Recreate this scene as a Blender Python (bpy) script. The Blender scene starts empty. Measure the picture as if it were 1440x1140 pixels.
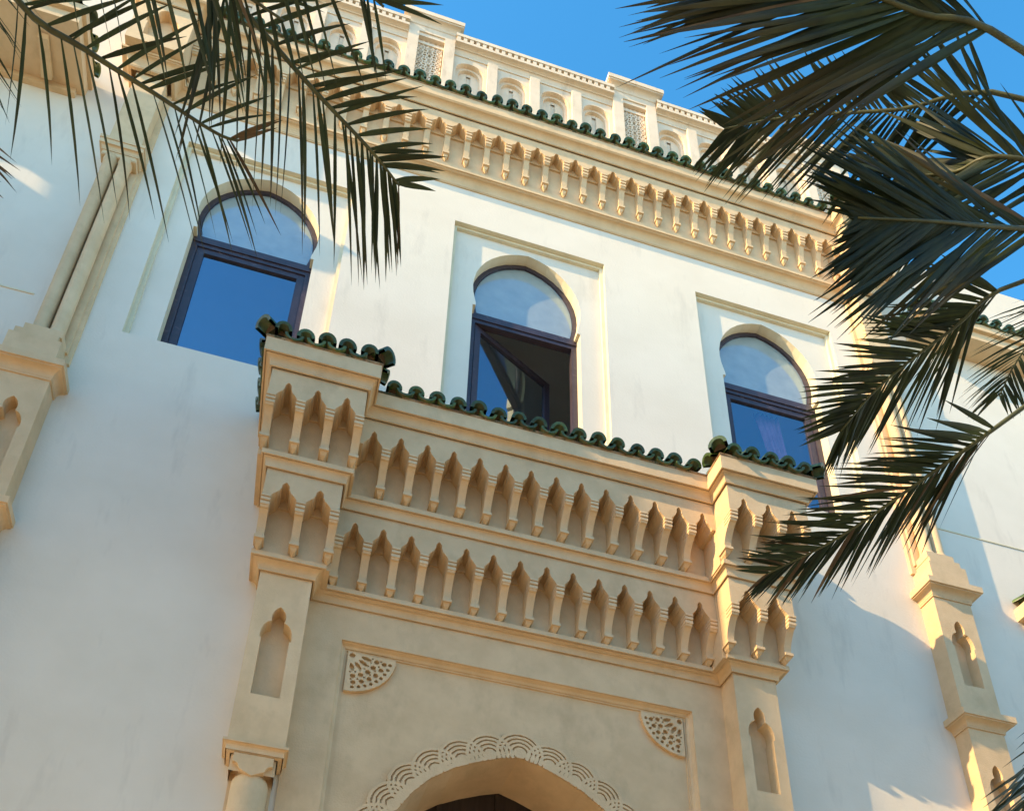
import bpy, math, random
from mathutils import Vector, Matrix
random.seed(7)
scn = bpy.context.scene
col = scn.collection

# ------------------------------------------------------------------ camera
cam_d = bpy.data.cameras.new('camera'); cam = bpy.data.objects.new('camera', cam_d); col.objects.link(cam)
scn.camera = cam
cam_d.sensor_fit = 'HORIZONTAL'; cam_d.sensor_width = 36.0
cam_d.lens = 36.0*1279.63/1440.0
cam_d.shift_x = (720-612.66)/1440.0
cam_d.shift_y = (1227.16-570)/1440.0
cam_d.clip_start = 0.05; cam_d.clip_end = 3000
PITCH, YAW, ROLL = math.radians(27.3255), math.radians(11.7241), math.radians(3.7594)
Fw = Vector((math.sin(YAW)*math.cos(PITCH), math.cos(YAW)*math.cos(PITCH), math.sin(PITCH)))
R0 = Vector((math.cos(YAW), -math.sin(YAW), 0)); U0 = R0.cross(Fw)
Rt = math.cos(ROLL)*R0 + math.sin(ROLL)*U0; Up = -math.sin(ROLL)*R0 + math.cos(ROLL)*U0
M = Matrix((Rt, Up, -Fw)).transposed().to_4x4(); M.translation = (0, -5.6, 1.6)
cam.matrix_world = M
scn.render.resolution_x = 1024; scn.render.resolution_y = 810

# ------------------------------------------------------------------ light
SUN_AZ, SUN_EL = math.radians(77), math.radians(28.9)     # azimuth off the facade normal (to the left), elevation
S = Vector((-math.sin(SUN_AZ)*math.cos(SUN_EL), -math.cos(SUN_AZ)*math.cos(SUN_EL), math.sin(SUN_EL)))
w = bpy.data.worlds.new('World'); scn.world = w; w.use_nodes = True
wn = w.node_tree.nodes; wl = w.node_tree.links
bg = wn['Background']
sky = wn.new('ShaderNodeTexSky'); sky.sky_type = 'NISHITA'; sky.sun_disc = False
sky.sun_elevation = SUN_EL; sky.sun_rotation = math.atan2(S.x, S.y)
sky.air_density = 1.0; sky.dust_density = 0.35; sky.ozone_density = 1.6
hs = wn.new('ShaderNodeHueSaturation'); hs.inputs['Saturation'].default_value = 1.34; hs.inputs['Hue'].default_value = 0.488
wl.new(sky.outputs[0], hs.inputs['Color']); wl.new(hs.outputs[0], bg.inputs[0]); bg.inputs[1].default_value = 0.15
sd = bpy.data.lights.new('sun', 'SUN'); sd.energy = 2.9; sd.angle = math.radians(0.5); sd.color = (1.0, 0.70, 0.36)
so = bpy.data.objects.new('sun', sd); col.objects.link(so)
so.rotation_euler = S.to_track_quat('Z', 'Y').to_euler(); so.location = S*60
vs = scn.view_settings; vs.view_transform = 'Standard'; vs.look = 'None'; vs.gamma = 1; vs.use_curve_mapping = False
vs.exposure = 1.6

# ------------------------------------------------------------------ materials
def mat(name, c1, c2=None, scale=4.0, rough=0.8, bump=0.0, bscale=60.0, spec=0.3, metal=0.0, detail=3, stain=None, trans=0.0, stretch=None, vary=0.0):
    m = bpy.data.materials.new(name); m.use_nodes = True
    n = m.node_tree.nodes; l = m.node_tree.links; b = n['Principled BSDF']
    b.inputs['Roughness'].default_value = rough; b.inputs['Specular IOR Level'].default_value = spec
    b.inputs['Metallic'].default_value = metal
    tc = n.new('ShaderNodeTexCoord'); src = tc.outputs['Object']
    if stretch:
        mp = n.new('ShaderNodeMapping'); mp.inputs['Scale'].default_value = stretch; l.new(src, mp.inputs[0]); src2 = mp.outputs[0]
    else: src2 = src
    c2 = c2 or tuple(x*0.85 for x in c1)
    nz = n.new('ShaderNodeTexNoise'); nz.inputs['Scale'].default_value = scale; nz.inputs['Detail'].default_value = detail
    nz.inputs['Roughness'].default_value = 0.62; l.new(src2, nz.inputs['Vector'])
    r = n.new('ShaderNodeValToRGB'); r.color_ramp.elements[0].position = 0.36; r.color_ramp.elements[1].position = 0.64
    r.color_ramp.elements[0].color = (*c2, 1); r.color_ramp.elements[1].color = (*c1, 1); l.new(nz.outputs['Fac'], r.inputs[0])
    out = r.outputs[0]
    if stain:
        sc, sscale, lo, hi, sstretch = stain
        mp = n.new('ShaderNodeMapping'); mp.inputs['Scale'].default_value = sstretch; l.new(src, mp.inputs[0])
        n2 = n.new('ShaderNodeTexNoise'); n2.inputs['Scale'].default_value = sscale; n2.inputs['Detail'].default_value = 4
        n2.inputs['Roughness'].default_value = 0.7; l.new(mp.outputs[0], n2.inputs['Vector'])
        r2 = n.new('ShaderNodeValToRGB'); r2.color_ramp.elements[0].position = lo; r2.color_ramp.elements[1].position = hi
        l.new(n2.outputs['Fac'], r2.inputs[0])
        mx = n.new('ShaderNodeMix'); mx.data_type = 'RGBA'; l.new(r2.outputs[0], mx.inputs[0]); l.new(out, mx.inputs[6]); mx.inputs[7].default_value = (*sc, 1)
        out = mx.outputs[2]
    if vary > 0:
        oi = n.new('ShaderNodeObjectInfo'); mr = n.new('ShaderNodeMapRange'); mr.inputs[3].default_value = 1-vary; mr.inputs[4].default_value = 1+vary*.6; l.new(oi.outputs['Random'], mr.inputs[0])
        hv = n.new('ShaderNodeHueSaturation'); l.new(mr.outputs[0], hv.inputs['Value']); l.new(out, hv.inputs['Color']); out = hv.outputs[0]
    l.new(out, b.inputs['Base Color'])
    if bump > 0:
        n3 = n.new('ShaderNodeTexNoise'); n3.inputs['Scale'].default_value = bscale; n3.inputs['Detail'].default_value = 2; l.new(src, n3.inputs['Vector'])
        bp = n.new('ShaderNodeBump'); bp.inputs['Strength'].default_value = bump; bp.inputs['Distance'].default_value = 0.02
        l.new(n3.outputs['Fac'], bp.inputs['Height']); l.new(bp.outputs[0], b.inputs['Normal'])
    if trans > 0:
        t = n.new('ShaderNodeBsdfTranslucent'); l.new(out, t.inputs[0]); mxs = n.new('ShaderNodeMixShader'); mxs.inputs[0].default_value = trans
        l.new(b.outputs[0], mxs.inputs[1]); l.new(t.outputs[0], mxs.inputs[2]); l.new(mxs.outputs[0], n['Material Output'].inputs[0])
    return m

M_WALL = mat('white_render', (0.765, 0.69, 0.57), (0.725, 0.65, 0.53), 1.3, 0.9, 0.11, 42, 0.15, stain=((0.58, 0.52, 0.43), 1.4, 0.56, 0.86, (2.2, 2.2, 0.5)))
M_STONE = mat('beige_cast_stone', (0.735, 0.535, 0.315), (0.655, 0.47, 0.27), 3.5, 0.85, 0.16, 70, 0.2, stain=((0.54, 0.39, 0.225), 2.3, 0.52, 0.85, (1.6, 1.6, 0.9)), vary=.09)
M_TRIM = mat('cream_reveal', (0.74, 0.665, 0.48), (0.68, 0.605, 0.43), 4, 0.85, 0.05, 60, 0.2)
M_PALE = mat('pale_parapet_stone', (0.77, 0.64, 0.48), (0.70, 0.57, 0.41), 3.0, 0.85, 0.09, 80, 0.2, stain=((0.48, 0.36, 0.24), 2.2, 0.58, 0.86, (2.5, 2.5, 0.6)))
M_TILE = mat('green_glazed_tile', (0.075, 0.125, 0.028), (0.030, 0.058, 0.014), 14, 0.30, 0.12, 40, 0.4, stain=((0.20, 0.09, 0.03), 9.0, 0.60, 0.74, (1, 1, 1)), vary=.45)
M_MORTAR = mat('tile_mortar', (0.20, 0.13, 0.075), (0.11, 0.075, 0.045), 14, 0.95, 0.4, 60, 0.1)
M_BED = mat('tile_bed_mortar', (0.46, 0.31, 0.17), (0.22, 0.13, 0.07), 11, 0.95, 0.5, 50, 0.1, stain=((0.07, 0.075, 0.04), 7.0, 0.52, 0.62, (1, 1, 1)))
M_FRAME = mat('purple_brown_window_frame', (0.052, 0.037, 0.050), (0.038, 0.027, 0.037), 10, 0.45, 0.03, 90, 0.4, stain=((0.26, 0.19, 0.18), 9.0, 0.62, 0.82, (1, 1, 3)))
M_ROOM = mat('dim_room_plaster', (0.80, 0.72, 0.62), (0.75, 0.67, 0.57), 2, 0.9)
M_DARK = mat('doorway_darkness', (0.045, 0.030, 0.022), (0.03, 0.02, 0.015), 3, 0.6, stretch=(8, 8, 1))  # dark brown put in for the darkness inside the entrance arch
M_PINK = mat('pink_curtain_cloth', (0.55, 0.20, 0.26), (0.42, 0.14, 0.20), 8, 0.9)
M_GROUND = mat('sandy_paving', (0.58, 0.44, 0.29), (0.50, 0.38, 0.24), 0.6, 0.9, 0.1, 20)
M_LEAF = mat('palm_leaf', (0.052, 0.072, 0.026), (0.023, 0.037, 0.016), 5, 0.5, 0.0, 60, 0.3, trans=0.28, vary=.4)
M_LEAFT = M_LEAF.copy(); M_LEAFT.name = 'palm_leaflet'
_n = M_LEAFT.node_tree.nodes; _l = M_LEAFT.node_tree.links; _b = _n['Principled BSDF']; _src = _b.inputs['Base Color'].links[0].from_socket
_tc = _n.new('ShaderNodeTexCoord'); _ln = _n.new('ShaderNodeVectorMath'); _ln.operation = 'LENGTH'; _l.new(_tc.outputs['Object'], _ln.inputs[0])
_mr = _n.new('ShaderNodeMapRange'); _mr.inputs[1].default_value = .26; _mr.inputs[2].default_value = .62; _mr.inputs[4].default_value = .4; _l.new(_ln.outputs['Value'], _mr.inputs[0])
_mx = _n.new('ShaderNodeMix'); _mx.data_type = 'RGBA'; _l.new(_mr.outputs[0], _mx.inputs[0]); _l.new(_src, _mx.inputs[6]); _mx.inputs[7].default_value = (.13, .085, .04, 1)
for _k in list(_src.links): _l.new(_mx.outputs[2], _k.to_socket) if _k.to_node != _mx else None
M_LEAF2 = mat('palm_leaf_dry', (0.17, 0.115, 0.055), (0.08, 0.055, 0.032), 7, 0.6, 0.0, 60, 0.3, trans=0.12)
M_RACHIS = mat('palm_rachis', (0.105, 0.115, 0.045), (0.065, 0.068, 0.03), 9, 0.5, 0.05, 60, 0.4)
M_RACHIS2 = mat('palm_rachis_dry', (0.26, 0.19, 0.11), (0.16, 0.11, 0.07), 9, 0.7, 0.05, 60, 0.3)
M_TRUNK = mat('palm_trunk_bark', (0.17, 0.125, 0.085), (0.09, 0.065, 0.045), 9, 0.95, 0.5, 30)

def glass(name, tint, gl, dust, dustc):
    m = bpy.data.materials.new(name); m.use_nodes = True
    n = m.node_tree.nodes; l = m.node_tree.links; n.remove(n['Principled BSDF'])
    t = n.new('ShaderNodeBsdfTransparent'); t.inputs[0].default_value = (*tint, 1)
    g = n.new('ShaderNodeBsdfGlossy'); g.inputs[0].default_value = (0.62, 0.80, 1.0, 1); g.inputs['Roughness'].default_value = 0.015
    tc = n.new('ShaderNodeTexCoord'); nz = n.new('ShaderNodeTexNoise'); nz.inputs['Scale'].default_value = 1.6; l.new(tc.outputs['Object'], nz.inputs['Vector'])
    bp = n.new('ShaderNodeBump'); bp.inputs['Strength'].default_value = 0.05; bp.inputs['Distance'].default_value = 0.05
    l.new(nz.outputs['Fac'], bp.inputs['Height']); l.new(bp.outputs[0], g.inputs['Normal'])
    a = n.new('ShaderNodeMixShader'); a.inputs[0].default_value = gl; l.new(t.outputs[0], a.inputs[1]); l.new(g.outputs[0], a.inputs[2])
    d = n.new('ShaderNodeBsdfDiffuse'); d.inputs[0].default_value = (*dustc, 1)
    n2 = n.new('ShaderNodeTexNoise'); n2.inputs['Scale'].default_value = 5; n2.inputs['Detail'].default_value = 8; l.new(tc.outputs['Object'], n2.inputs['Vector'])
    mr = n.new('ShaderNodeMapRange'); mr.inputs[3].default_value = dust*0.75; mr.inputs[4].default_value = dust*1.25; l.new(n2.outputs['Fac'], mr.inputs[0])
    b = n.new('ShaderNodeMixShader'); l.new(mr.outputs[0], b.inputs[0]); l.new(a.outputs[0], b.inputs[1]); l.new(d.outputs[0], b.inputs[2])
    l.new(b.outputs[0], n['Material Output'].inputs[0])
    return m
M_GLASS = glass('reflective_blue_glass', (0.74, 0.82, 0.90), 0.33, 0.015, (0.5, 0.5, 0.5))
M_GLASS2 = glass('dusty_arched_glass', (0.25, 0.35, 0.40), 0.36, 0.46, (0.54, 0.62, 0.60))

# ------------------------------------------------------------------ mesh helpers
class MB:
    def __init__(s): s.v = []; s.f = []
    def add(s, vs_, fs):
        o = len(s.v); s.v += [tuple(p) for p in vs_]; s.f += [tuple(i+o for i in f) for f in fs]
    def box(s, x0, x1, y0, y1, z0, z1):
        s.add([(x0,y0,z0),(x1,y0,z0),(x1,y1,z0),(x0,y1,z0),(x0,y0,z1),(x1,y0,z1),(x1,y1,z1),(x0,y1,z1)],
              [(0,3,2,1),(4,5,6,7),(0,1,5,4),(1,2,6,5),(2,3,7,6),(3,0,4,7)])
    def quad(s, a, b, c, d): s.add([a,b,c,d], [(0,1,2,3)])
    def prism_y(s, poly, y0, y1, front=True, back=True):
        n = len(poly); s.add([(x,y0,z) for x,z in poly]+[(x,y1,z) for x,z in poly],
            ([tuple(range(n))] if front else []) + ([tuple(range(2*n-1, n-1, -1))] if back else []) + [(i, i+n, (i+1)%n+n, (i+1)%n) for i in range(n)])
    def prism_x(s, poly, x0, x1):            # poly in (y,z)
        n = len(poly); s.add([(x0,y,z) for y,z in poly]+[(x1,y,z) for y,z in poly],
            [tuple(range(n)), tuple(range(2*n-1, n-1, -1))]+[(i, i+n, (i+1)%n+n, (i+1)%n) for i in range(n)])
    def sweep(s, path, prof):                # path in plan (x,y); prof (outward offset, z), mitred corners
        P = [Vector(p) for p in path]; n = len(P); rows = []
        for i in range(n):
            ds = []
            if i > 0: ds.append((P[i]-P[i-1]).normalized())
            if i < n-1: ds.append((P[i+1]-P[i]).normalized())
            ns = [Vector((d.y, -d.x)) for d in ds]
            if len(ns) == 2:
                mv = ns[0]+ns[1]; mv = mv/max(1e-6, (1+ns[0].dot(ns[1])))
            else: mv = ns[0]
            rows.append([(P[i].x+mv.x*o, P[i].y+mv.y*o, z) for o, z in prof])
        k = len(prof); vs_ = [p for r in rows for p in r]
        s.add(vs_, [(i*k+j, (i+1)*k+j, (i+1)*k+j+1, i*k+j+1) for i in range(n-1) for j in range(k-1)])
    def lathe(s, cx, cy, prof, n=16):        # prof (r,z)
        k = len(prof); vs_ = [(cx+r*math.cos(2*math.pi*i/n), cy+r*math.sin(2*math.pi*i/n), z) for i in range(n) for r, z in prof]
        s.add(vs_, [(i*k+j, ((i+1)%n)*k+j, ((i+1)%n)*k+j+1, i*k+j+1) for i in range(n) for j in range(k-1)])
    def tube(s, pts, rads, n=6):
        P = [Vector(p) for p in pts]; rows = []
        for i, p in enumerate(P):
            t = (P[min(i+1, len(P)-1)]-P[max(i-1, 0)]).normalized()
            a = t.cross(Vector((0, 0, 1))); a = a.normalized() if a.length > 1e-4 else Vector((1, 0, 0)); b = t.cross(a)
            rows.append([p+(a*math.cos(2*math.pi*k/n)+b*math.sin(2*math.pi*k/n))*rads[i] for k in range(n)])
        m_ = len(P); vs_ = [tuple(q) for r in rows for q in r]
        s.add(vs_, [(i*n+k, i*n+(k+1)%n, (i+1)*n+(k+1)%n, (i+1)*n+k) for i in range(m_-1) for k in range(n)]+[tuple(range(n)), tuple(range(m_*n-1, m_*n-n-1, -1))])
    def mesh(s, name, m, smooth=False, recalc=True):
        me = bpy.data.meshes.new(name); me.from_pydata(s.v, [], s.f); me.materials.append(m)
        if recalc:
            import bmesh
            b = bmesh.new(); b.from_mesh(me); bmesh.ops.remove_doubles(b, verts=b.verts, dist=1e-5); bmesh.ops.recalc_face_normals(b, faces=b.faces); b.to_mesh(me); b.free()
        if smooth:
            me.polygons.foreach_set('use_smooth', [True]*len(me.polygons))
        me.update(); return me
    def build(s, name, m, parent=None, smooth=False, recalc=True):
        return link(name, s.mesh(name, m, smooth, recalc), parent)
def link(name, me, parent=None, loc=None, rot=None):
    o = bpy.data.objects.new(name, me); col.objects.link(o); o.parent = parent
    if loc is not None: o.location = loc
    if rot is not None: o.rotation_euler = rot
    return o
def tag(o, label=None, cat=None, group=None, kind=None):
    if label: o['label'] = label
    if cat: o['category'] = cat
    if group: o['group'] = group
    if kind: o['kind'] = kind
    return o
def cav(o0, z0, o1, z1, n=6):                # concave quarter curve from (o0,z0) out to (o1,z1)
    return [(o0+(o1-o0)*(1-math.cos(t*math.pi/2/n)), z0+(z1-z0)*math.sin(t*math.pi/2/n)) for t in range(n+1)]
def lobed(uc, zb, a, zs, za, jamb=True):     # mixtilinear pointed arch outline, bottom left round to bottom right
    h = za-zs; L = []
    if jamb: L += [(-a, zb), (-a, zs-.03), (-a*1.13, zs-.03), (-a*1.13, zs)]
    else: L += [(-a, zb)]
    A = a*1.13 if jamb else a
    for k in range(7):
        t = k/6*math.radians(82); L.append((-.46*a-(A-.46*a)*math.cos(t), zs+.47*h*math.sin(t)+(0.001 if k == 0 else 0)))
    L += [(-.44*a, zs+.50*h), (-.50*a, zs+.56*h), (-.50*a, zs+.70*h), (-.40*a, zs+.83*h), (-.22*a, zs+.93*h), (0, za)]
    R = [(-x, z) for x, z in reversed(L[:-1])]
    return [(uc+x, z) for x, z in L+R]
def tent(uc, zb, a, za):                     # pointed opening of a corbel frieze: sloping stepped sides and a narrow finger
    h = za-zb
    L = [(-a, zb), (-.97*a, zb+.07*h), (-.86*a, zb+.17*h), (-.70*a, zb+.27*h), (-.62*a, zb+.30*h), (-.62*a, zb+.35*h), (-.54*a, zb+.36*h), (-.44*a, zb+.44*h), (-.36*a, zb+.54*h), (-.36*a, zb+.59*h), (-.29*a, zb+.60*h), (-.30*a, zb+.70*h), (-.28*a, zb+.82*h), (-.16*a, zb+.92*h), (0, za)]
    return [(uc+x, z) for x, z in L]+[(uc-x, z) for x, z in reversed(L[:-1])]
def niche_face(mb, u0, u1, z0, z1, yf, out, depth, back=True):
    n = len(out); k = n//2; uc = out[k][0]; zb = out[0][1]
    L = [(u0, z0), (uc, z0), (uc, zb)]+out[:k+1]+[(uc, z1), (u0, z1)]
    Rr = [(u1, z1), (uc, z1)]+out[k:]+[(uc, zb), (uc, z0), (u1, z0)]
    if abs(zb-z0) < 1e-6: L = [(u0, z0)]+out[:k+1]+[(uc, z1), (u0, z1)]; Rr = [(u1, z1), (uc, z1)]+out[k:]+[(u1, z0)]
    mb.add([(x, yf, z) for x, z in L], [tuple(range(len(L)))]); mb.add([(x, yf, z) for x, z in Rr], [tuple(range(len(Rr)))])
    mb.add([(x, yf, z) for x, z in out]+[(x, yf+depth, z) for x, z in out], [(i, i+n, (i+1) % n+n, (i+1) % n) for i in range(n if abs(zb-z0) > 1e-6 else n-1)])
    if back: mb.add([(x, yf+depth, z) for x, z in out], [tuple(range(n))])

XC = 1.78
ground = MB(); ground.quad((-400, -400, 0), (400, -400, 0), (400, 400, 0), (-400, 400, 0))
tag(ground.build('ground', M_GROUND), kind='structure')

B = bpy.data.objects.new('moorish_building', None); col.objects.link(B); B.location = (XC, 0, 0)
tag(B, 'cream Moorish building with green tiled eaves and a projecting beige carved entrance', 'building')

# ------------------------------------------------------------------ main wall with window recesses
WC = (-2.905, 0.0, 2.905)
PH, PZ0, PZ1 = 0.883, 9.43, 12.70
def horseshoe():
    L = [(-.605, PZ0), (-.605, 11.40), (-.572, 11.40), (-.572, 11.44)]
    pts = [(.588, 11.52), (.606, 11.62), (.614, 11.74), (.608, 11.86), (.585, 11.99), (.545, 12.11), (.49, 12.22), (.42, 12.32), (.335, 12.41), (.235, 12.485), (.12, 12.54)]
    L += [(-x, z) for x, z in pts]+[(0, 12.575)]
    return L+[(-x, z) for x, z in reversed(L[:-1])]
HS = horseshoe()
wall = MB()
us = [-12.0]
for c in WC: us += [c-PH, c+PH]
us += [14.0]
wall.quad((us[0],0,0),(-1.75,0,0),(-1.75,0,6.85),(us[0],0,6.85)); wall.quad((1.75,0,0),(us[-1],0,0),(us[-1],0,6.85),(1.75,0,6.85)); wall.quad((us[0],0,6.85),(us[-1],0,6.85),(us[-1],0,PZ0),(us[0],0,PZ0))
wall.quad((us[0],0,PZ1),(us[-1],0,PZ1),(us[-1],0,13.56),(us[0],0,13.56))
for i in range(0, len(us), 2): wall.quad((us[i],0,PZ0),(us[i+1],0,PZ0),(us[i+1],0,PZ1),(us[i],0,PZ1))
wall.box(-12, 14, 0.9, 9, 0, 9.2); wall.box(-12, 14, 4.5, 9, 9.2, 13.3); wall.box(-12, 14, 0.02, 9, 13.3, 14.3); wall.box(-12, -4.62, .08, 1.2, 13.2, 15.9); wall.box(4.62, 14, .08, 1.2, 13.2, 15.0); wall.box(-12, -11.7, 0.02, 9, 0, 14); wall.box(13.7, 14, 0.02, 9, 0, 14)
wall.build('wall', M_WALL, B, recalc=False)
rooms = MB(); rooms.box(-11.5, 13.5, 0.45, 4.45, 9.22, 12.95)
rooms.f = rooms.f[:2]+rooms.f[3:]
rooms.build('room', M_ROOM, B)
ST = 0.035
for wi, c in enumerate(WC):
    mb = MB()                                            # stepped reveal of the rectangular panel
    def ring(y0, y1, h0, t0, h1, t1):
        mb.quad((c-h0,y0,PZ0),(c-h0,y0,t0),(c-h1,y1,t1),(c-h1,y1,PZ0)); mb.quad((c-h0,y0,t0),(c+h0,y0,t0),(c+h1,y1,t1),(c-h1,y1,t1)); mb.quad((c+h0,y0,t0),(c+h0,y0,PZ0),(c+h1,y1,PZ0),(c+h1,y1,t1))
    ring(0, .045, PH, PZ1, PH, PZ1); ring(.045, .045, PH, PZ1, PH-ST, PZ1-ST); ring(.045, .08, PH-ST, PZ1-ST, PH-ST, PZ1-ST)
    mb.build('window_reveal', M_TRIM, B)
    mb = MB(); out = [(c+x, z) for x, z in HS]
    niche_face(mb, c-PH+ST, c+PH-ST, PZ0, PZ1-ST, .08, out, .0001, back=False)
    mb.build('window_panel', M_WALL, B)
    mb = MB(); n = len(out)
    mb.add([(x, .08, z) for x, z in out]+[(x, .30, z) for x, z in out], [(i, i+n, i+n+1, i+1) for i in range(n-1)])
    mb.quad((c-PH,.001,PZ0),(c+PH,.001,PZ0),(c+PH,.46,PZ0+.012),(c-PH,.46,PZ0+.012))
    mb.build('window_jamb', M_TRIM, B)
    # window: frame with panes and sash
    fr = MB(); ah = [(x, z) for x, z in HS if z > 11.39][1:-1]
    k = len(ah); inner = [(x*.93, 11.42+(z-11.42)*.955) for x, z in ah]
    fr.add([(c+x,.19,z) for x,z in ah]+[(c+x,.19,z) for x,z in inner]+[(c+x,.25,z) for x,z in inner], [(i,i+1,i+1+k,i+k) for i in range(k-1)]+[(i+k,i+1+k,i+1+2*k,i+2*k) for i in range(k-1)])
    for sx in (-1, 1):
        fr.box(min(c+sx*.604, c+sx*.545), max(c+sx*.604, c+sx*.545), .185, .255, PZ0+.02, 11.395)
    fr.box(c-.60, c+.60, .175, .262, 11.335, 11.43); fr.box(c-.545, c+.545, .187, .253, 11.28, 11.334)
    fr.box(c-.545, c+.545, .186, .254, PZ0+.02, PZ0+.10)
    win = fr.build('window', M_FRAME, B)
    pa = MB(); pa.add([(c+x*.99,.215,z) for x, z in inner], [tuple(range(k))]); pa.build('arched_pane', M_GLASS2, win)
    def sash(open_):
        s = MB(); Wd = 1.085; t = .075; z0, z1 = PZ0+.105, 11.278
        s.box(0, t, -.02, .02, z0, z1); s.box(Wd-t, Wd, -.02, .02, z0, z1); s.box(t, Wd-t, -.021, .021, z1-t, z1); s.box(t, Wd-t, -.021, .021, z0, z0+t)
        o = s.build('sash', M_FRAME, win); o.location = (c-.543, .22, 0); o.rotation_euler = (0, 0, open_)
        p = MB(); p.quad((t-.005,0,z0+t-.005),(Wd-t+.005,0,z0+t-.005),(Wd-t+.005,0,z1-t+.005),(t-.005,0,z1-t+.005))
        q = p.build('pane', M_GLASS, win); q.location = o.location; q.rotation_euler = o.rotation_euler
    sash(math.radians(24) if wi == 1 else 0)

# ------------------------------------------------------------------ frieze, corbel and tile makers
CW = 0.065
def frieze(mb, x0, n, pitch, zb, zt, yf, yb, ends=False, ha=.18):
    for i in range(n):
        a0 = x0+i*pitch; a1 = a0+pitch; uc = (a0+a1)/2
        out = tent(uc, zb, pitch/2-CW/2, zb+ha)
        l0 = a0; l1 = a1
        if ends and i == 0: l0 = a0-CW/2
        if ends and i == n-1: l1 = a1+CW/2
        poly = [(l0, zb)]+out+[(l1, zb), (l1, zt), (l0, zt)]
        k = len(poly)
        mb.add([(x, yf, z) for x, z in poly], [tuple(range(k))])
        mb.add([(x, yf, z) for x, z in poly]+[(x, yb, z) for x, z in poly], [(j, j+k, j+k+1, j+1) for j in range(k-2)]+([(k-1, 2*k-1, k, 0)] if (ends and i == 0) else [])+([(k-3, 2*k-3, 2*k-2, k-2)] if (ends and i == n-1) else []))
def corbel_mesh(D, H):                       # origin at the back wall, frieze bottom level, outward = -y
    pr = [(D+.010, .0), (D+.010, -.055*H), (D-.010, -.06*H), (D-.010, -.075*H), (D+.004, -.08*H), (D+.004, -.145*H), (D-.014, -.15*H), (D-.014, -.165*H), (D-.002, -.17*H), (D-.004, -.25*H), (D-.012, -.29*H), (D-.030, -.30*H)]
    for k in range(1, 9):
        t = k/8; pr.append(((D-.030)-(D-.030-.40*D)*math.sin(t*math.pi/2)**.85, -.30*H-.48*H*t))
    pr += [(.42*D, -.80*H)]
    mb = MB(); h = CW/2-.0006
    mb.prism_x([(-y, z) for y, z in pr]+[(.005, -.80*H), (.005, 0)], -h, h)
    e = .004
    for z0_, z1_, dd_ in ((-.002, -.055, .014), (-.078, -.143, .009), (-.168, -.245, .002)):
        mb.box(-h-e, h+e, -D-dd_, -.55*D, z1_*H, z0_*H)
    d1 = .42*D
    mb.box(-h-.007, h+.007, -d1-.014, .004, -.875*H, -.805*H)
    mb.add([(-h*.85,-d1+.002,-.875*H),(h*.85,-d1+.002,-.875*H),(h*.85,0,-.875*H),(-h*.85,0,-.875*H),(-h*.62,-d1*.78,-.945*H),(h*.62,-d1*.78,-.945*H),(h*.62,0,-.945*H),(-h*.62,0,-.945*H),(0,-d1*.42,-1.0*H),(0,0,-1.0*H)],
           [(0,1,5,4),(1,2,6,5),(3,0,4,7),(4,5,8),(5,6,9,8),(7,4,8,9)])
    return mb.mesh('corbel', M_STONE)
def corbel_row(parent, me, xs, y, z):
    for x in xs: link('corbel', me, parent, (x, y, z))

def tile_meshes(pitch, L=.42):
    cov = MB(); n = 10; r0, r1, th = pitch*.385, pitch*.33, .024
    def half(r, y, z0, up=1): return [(r*math.cos(math.pi*k/n), y, z0+up*r*math.sin(math.pi*k/n)) for k in range(n+1)]
    a, b_, c_, d_ = half(r0, 0, 0), half(r0-th, 0, 0), half(r1, L, 0), half(r1-th, L, 0)
    k = n+1; cov.add(a+b_+c_+d_, [(i,i+1,i+1+k,i+k) for i in range(n)]+[(i,i+1,i+1+2*k,i+2*k) for i in range(n)]+[(i+k,i+1+k,i+1+3*k,i+3*k) for i in range(n)])
    plug = MB(); pl = [(x, .09, z) for x, _, z in half(r0-th-.001, 0, 0)]
    plug.add(pl, [tuple(range(len(pl)))])
    pan = MB(); rp = pitch*.29
    a, b_, c_, d_ = half(rp, 0, 0, -.66), half(rp+th, 0, 0, -.66), half(rp*.9, L, 0, -.66), half(rp*.9+th, L, 0, -.66)
    pan.add(a+b_+c_+d_, [(i,i+1,i+1+k,i+k) for i in range(n)]+[(i,i+1,i+1+2*k,i+2*k) for i in range(n)]+[(i+k,i+1+k,i+1+3*k,i+3*k) for i in range(n)])
    ms = [cov.mesh('cover_tile', M_TILE, True), pan.mesh('pan_tile', M_TILE, True)]
    for me in ms:
        for p in me.polygons:
            if all(me.vertices[i].co.y < 1e-4 for i in p.vertices): p.use_smooth = False
    return ms[0], ms[1], plug.mesh('tile_mortar', M_MORTAR)
SLOPE = math.radians(20)
def tile_run(parent, p0, p1, n, z, out_ang, tm, jit=True):
    """n cover tiles between plan points p0 and p1, ends facing out_ang (0 = towards -y)"""
    cov, pan, plug = tm
    p0 = Vector(p0); p1 = Vector(p1)
    for i in range(n):
        q = p0+(p1-p0)*((i+.5)/n); j = (lambda s: random.uniform(-s, s) if jit else 0)
        e = (SLOPE+j(.05), j(.05), out_ang+j(.05))
        o = link('roof_tile', cov, parent, (q.x+j(.007), q.y+j(.008), z+.052+j(.008)), e)
        s = 1+j(.07); o.scale = (s, 1, s)
        g = link('tile_mortar', plug, parent, o.location, e); g.scale = o.scale
        if i < n-1:
            q = p0+(p1-p0)*((i+1)/n)
            link('roof_tile', pan, parent, (q.x+j(.005), q.y+j(.008), z+.052+j(.005)), (SLOPE+j(.04), j(.04), out_ang+j(.03)))
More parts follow.
